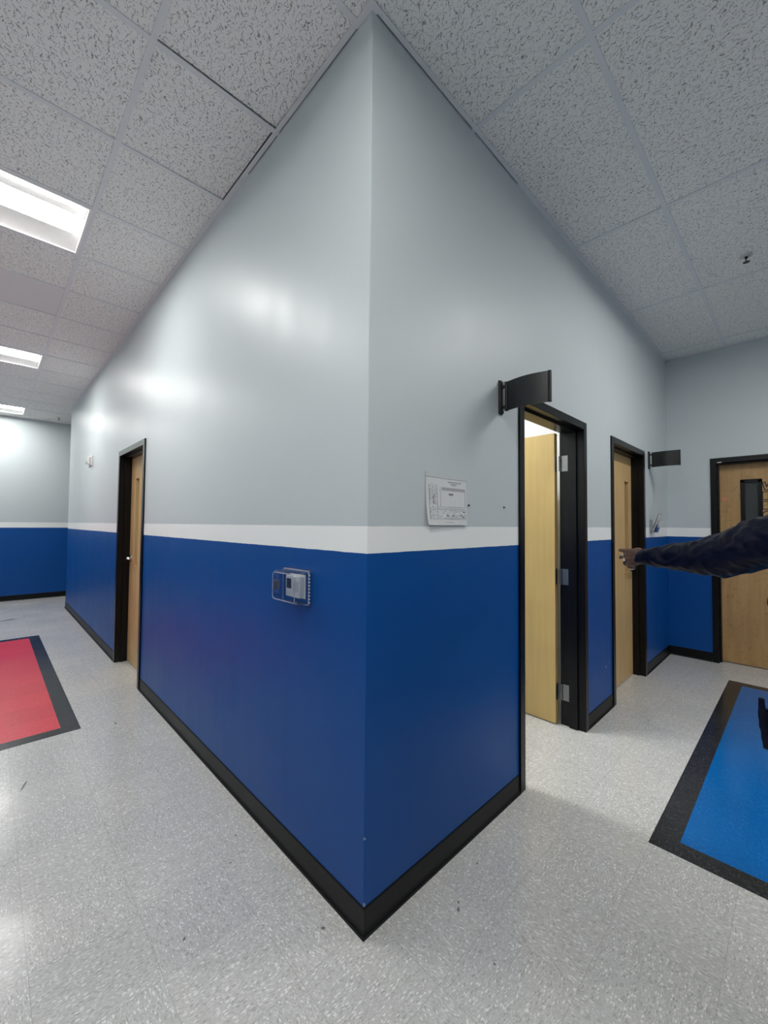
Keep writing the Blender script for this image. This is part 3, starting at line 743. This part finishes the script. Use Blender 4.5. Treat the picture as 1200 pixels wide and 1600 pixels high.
def build_person():
    SKIN = simple('dark_brown_skin', (.110, .044, .028, 1), .5, nscale=60, namt=.12, spec=.4)
    NYLON = simple('navy_jacket_cloth', (.0006, .0022, .0150, 1), .48, nscale=120, namt=.25, spec=.24)
    TROU = simple('dark_trouser_cloth', (.010, .010, .013, 1), .8, nscale=150, namt=.2)
    HAIR = simple('black_hair', (.006, .005, .005, 1), .6, nscale=200, namt=.3)
    SHOE = simple('black_shoe_leather', (.010, .010, .010, 1), .35, nscale=60, namt=.1)
    GOLD = simple('silver_ring_metal', (.85, .84, .80, 1), .12, 1)
    STONE = simple('white_ring_stone', (.9, .9, .88, 1), .1)
    F = Vector((.36, .933, 0)).normalized(); R = Vector((F.y, -F.x, 0)); Z = Vector((0, 0, 1))
    sh = camp(1272, 838, 1.12); el = camp(1130, 868, 1.33); wr = camp(1004, 871, 1.58)
    ctr = sh+R*.185; ctr.z = 0
    P = lambda f, r, z: ctr+F*f+R*r+Z*z
    person = thing('person', tuple(P(0, 0, 0)), 'person in dark navy jacket at the right edge, arm stretched towards the second door', 'person')
    shR = P(0, .185, 1.40)
    # ---- body as one surface
    mb = MB()
    hips = P(0, 0, .93)
    # torso
    for z0, z1, a0, a1, b0, b1 in ((.90, 1.05, .115, .10, .06, .05), (1.05, 1.22, .10, .105, .045, .055), (1.22, 1.36, .105, .085, .055, .075)):
        for s in (-1, 1): capsule(mb, P(0, s*b0, z0), P(0, s*b1, z1), a0, a1)
    capsule(mb, P(0, -.15, 1.385), P(0, .15, 1.385), .058, .058)
    chain(mb, [P(-.01, 0, 1.38), P(0, 0, 1.46), P(.015, 0, 1.53)], [.062, .055, .055])
    # head
    mb.ell(P(.02, 0, 1.615), (.078, .098, .112), 24, 16, Matrix((R, F, Z)).transposed())
    mb.ell(P(.055, 0, 1.560), (.052, .055, .055), 20, 12, Matrix((R, F, Z)).transposed())
    chain(mb, [P(.112, 0, 1.625), P(.132, 0, 1.592), P(.118, 0, 1.582)], [.010, .014, .012])
    for s in (-1, 1):
        mb.ell(P(.01, s*.080, 1.600), (.012, .020, .030), 12, 8, Matrix((R, F, Z)).transposed())
        capsule(mb, P(.103, s*.014, 1.636), P(.092, s*.050, 1.636), .009, .008)
        capsule(mb, P(.100, s*.0, 1.556), P(.096, s*.020, 1.556), .009, .006)
        capsule(mb, P(.098, s*.0, 1.545), P(.094, s*.016, 1.546), .009, .006)
    # legs
    for s in (-1, 1):
        chain(mb, [P(0, .02+s*.085, .90), P(-.01, .04+s*.09, .50), P(-.09, .06+s*.095, .09)], [.095, .060, .040])
        chain(mb, [P(-.10, .06+s*.095, .05), P(.05, .06+s*.11, .035)], [.035, .032])
    # arms
    chain(mb, [sh, el, wr], [.050, .043, .027])
    eR = P(-.03, .25, 1.12); wR = P(.05, .26, .88)
    chain(mb, [shR, eR, wR], [.050, .043, .027])
    # hands
    def hand(w, D, U, N, curls, scale=1.0, spread=1.0):
        # D: pointing direction, U: towards the thumb side, N: back of hand
        tips = []
        K = [(.024, .086, .072), (.008, .090, .080), (-.010, .086, .074), (-.027, .078, .058)]
        for off, kl, fl in K:
            chain(mb, [w+U*off*.45+D*.004, w+D*kl*.6+U*off*.9, w+D*kl+U*off], [.0145, .0125, .0098], 12)
        chain(mb, [w+U*.014+D*.05, w-U*.016+D*.05], [.0125, .0125], 12)
        for (off, kl, fl), (c1, c2, c3, sp) in zip(K, curls):
            p = w+D*kl+U*off; pts = [p]; ang = 0
            dd0 = (D+U*sp*spread).normalized()
            for q, (c, l) in enumerate(zip((c1, c2, c3), (.45, .31, .24))):
                ang += c; dd = dd0*math.cos(ang)-N*math.sin(ang); p = p+dd*fl*l; pts.append(p)
            chain(mb, pts, [.0092, .0084, .0076, .0062], 10); tips.append(pts)
        # thumb
        b = w+D*.022+U*.022-N*.008
        t1 = b+(D*.85+U*.12-N*.5).normalized()*.038; t2 = t1+(D*.95+U*.02-N*.25).normalized()*.032; t3 = t2+(D*.97-U*.08-N*.2).normalized()*.024
        chain(mb, [w+D*.005+U*.006, b, t1, t2, t3], [.016, .014, .0115, .0098, .0078], 12)
        return tips
    tipdir = (camp(968, 869, 1.735)-wr).normalized()
    Uh = (Vector((0, 0, 1))-tipdir*tipdir.z).normalized(); Nh = Uh.cross(tipdir).normalized()
    Uh = (Uh+r2*0).normalized()
    tips = hand(wr+tipdir*.01, tipdir, Uh, Nh, [(.04, .10, .10, .02), (.06, .18, .15, -.20), (.16, .30, .2, -.42), (.40, .6, .4, -.62)])
    dR = (wR-eR).normalized(); hand(wR, dR, F, R, [(.3, .4, .3, .05), (.35, .45, .3, 0), (.4, .5, .3, -.05), (.45, .5, .3, -.1)])
    body = bake(mb, 'body', SKIN, person, .0034, 3)
    # ---- ring on the ring finger
    a, b = tips[1][0], tips[1][1]; c = a.lerp(b, .45); d = (b-a).normalized()
    e1 = d.cross(Nh).normalized(); e2 = d.cross(e1).normalized()
    rg = MB(); n = 20
    lo = []
    for k in range(n+1):
        t_ = 2*PI*k/n; cc = c+(e1*math.cos(t_)+e2*math.sin(t_))*.0092; lo.append(cc)
    rg.tube(lo, .0016, 8); rg.obj('finger_ring', GOLD, body)
    rs = MB(); rs.ell(c+Nh*.0115, (.0036, .0036, .0030), 10, 8); rs.obj('ring_stone', STONE, body)
    a, b = tips[2][0], tips[2][1]; c = a.lerp(b, .4)
    rs = MB(); rs.ell(c+Nh*.0115, (.0050, .0050, .0042), 10, 8); rs.obj('ring_stone', STONE, body)
    # ---- eyes
    EYE = simple('eye_white', (.7, .68, .64, 1), .2)
    for s in (-1, 1): ey = MB(); ey.ell(P(.099, s*.033, 1.620), (.012, .012, .010), 14, 10); ey.obj('eye', EYE, body, smooth=True)
    # ---- hair
    mb = MB(); mb.ell(P(.002, 0, 1.645), (.086, .100, .098), 24, 16, Matrix((R, F, Z)).transposed())
    mb.ell(P(-.04, 0, 1.60), (.080, .065, .085), 24, 16, Matrix((R, F, Z)).transposed())
    bake(mb, 'hair', HAIR, person, .006, 2, disp=.004, dscale=.012)
    # ---- jacket
    mb = MB()
    arm = [(1272, 842, 1.12, .092), (1235, 843, 1.16, .084), (1202, 846, 1.205, .0775), (1165, 858, 1.265, .0735), (1130, 868, 1.33, .0730), (1104, 870, 1.37, .0640),
           (1075, 871, 1.43, .0550), (1045, 870, 1.49, .0455), (1015, 870, 1.55, .0350), (1003, 870.5, 1.575, .0300)]
    chain(mb, [camp(x, y, d) for x, y, d, r in arm], [r for *_, r in arm], 20)
    chain(mb, [shR, P(-.025, .235, 1.25), eR, P(.01, .255, 1.0), P(.043, .26, .90)], [.088, .078, .068, .055, .036], 18)
    for z0, z1, a0, a1, b0, b1 in ((.86, 1.0, .145, .135, .085, .075), (1.0, 1.2, .135, .135, .075, .08), (1.2, 1.36, .135, .105, .08, .10)):
        for s in (-1, 1): capsule(mb, P(0, s*b0, z0), P(0, s*b1, z1), a0, a1, 20)
        capsule(mb, P(0, 0, z0), P(0, 0, z1), a0, a1, 20)
    capsule(mb, sh+R*.02, shR-R*.02, .088, .088, 20)
    chain(mb, [P(-.01, 0, 1.42), P(-.005, 0, 1.475)], [.088, .072], 20)
    ax = (wr-sh).normalized()
    def squash(c): return c - ax*(c.dot(ax))*.15
    bake(mb, 'jacket', NYLON, person, .0065, 5, disp=.0062, dscale=.05, wr=squash, seed=4)
    # open front corner of the jacket flaring out at the hip, with its cord end
    mb = MB(); a = camp(1190, 1112, 1.1); b = camp(1199, 1172, 1.1); c = camp(1268, 1200, 1.14); d = camp(1268, 1098, 1.14)
    mb.hexa([a, b, c, d], [p+F*.012 for p in (a, b, c, d)])
    mb.hexa([camp(x, y, 1.1) for x, y in ((1191, 1091), (1197, 1091), (1199, 1112), (1192, 1112))], [camp(x, y, 1.1)+F*.012 for x, y in ((1191, 1091), (1197, 1091), (1199, 1112), (1192, 1112))])
    bake(mb, 'jacket_flap', NYLON, person, .004, 2)
    # ---- trousers, shoes
    mb = MB()
    for s in (-1, 1):
        chain(mb, [P(0, .02+s*.085, .92), P(-.01, .04+s*.09, .50), P(-.09, .06+s*.095, .10)], [.118, .082, .068], 18)
        chain(mb, [P(0, 0, .93), P(0, s*.09, .93)], [.12, .12], 18)
    bake(mb, 'trousers', TROU, person, .008, 4, disp=.005, dscale=.08)
    for s in (-1, 1):
        mb = MB(); chain(mb, [P(-.12, .06+s*.095, .050), P(-.01, .06+s*.105, .050), P(.09, .06+s*.112, .040)], [.046, .046, .037], 16)
        mb.box(*[v for v in (0, 1)], 0, 1, 0, 1) if False else None
        ob = bake(mb, 'shoe', SHOE, person, .006, 3)
        for v in ob.data.vertices:
            if v.co.z < .004: v.co.z = .0016
build_person()
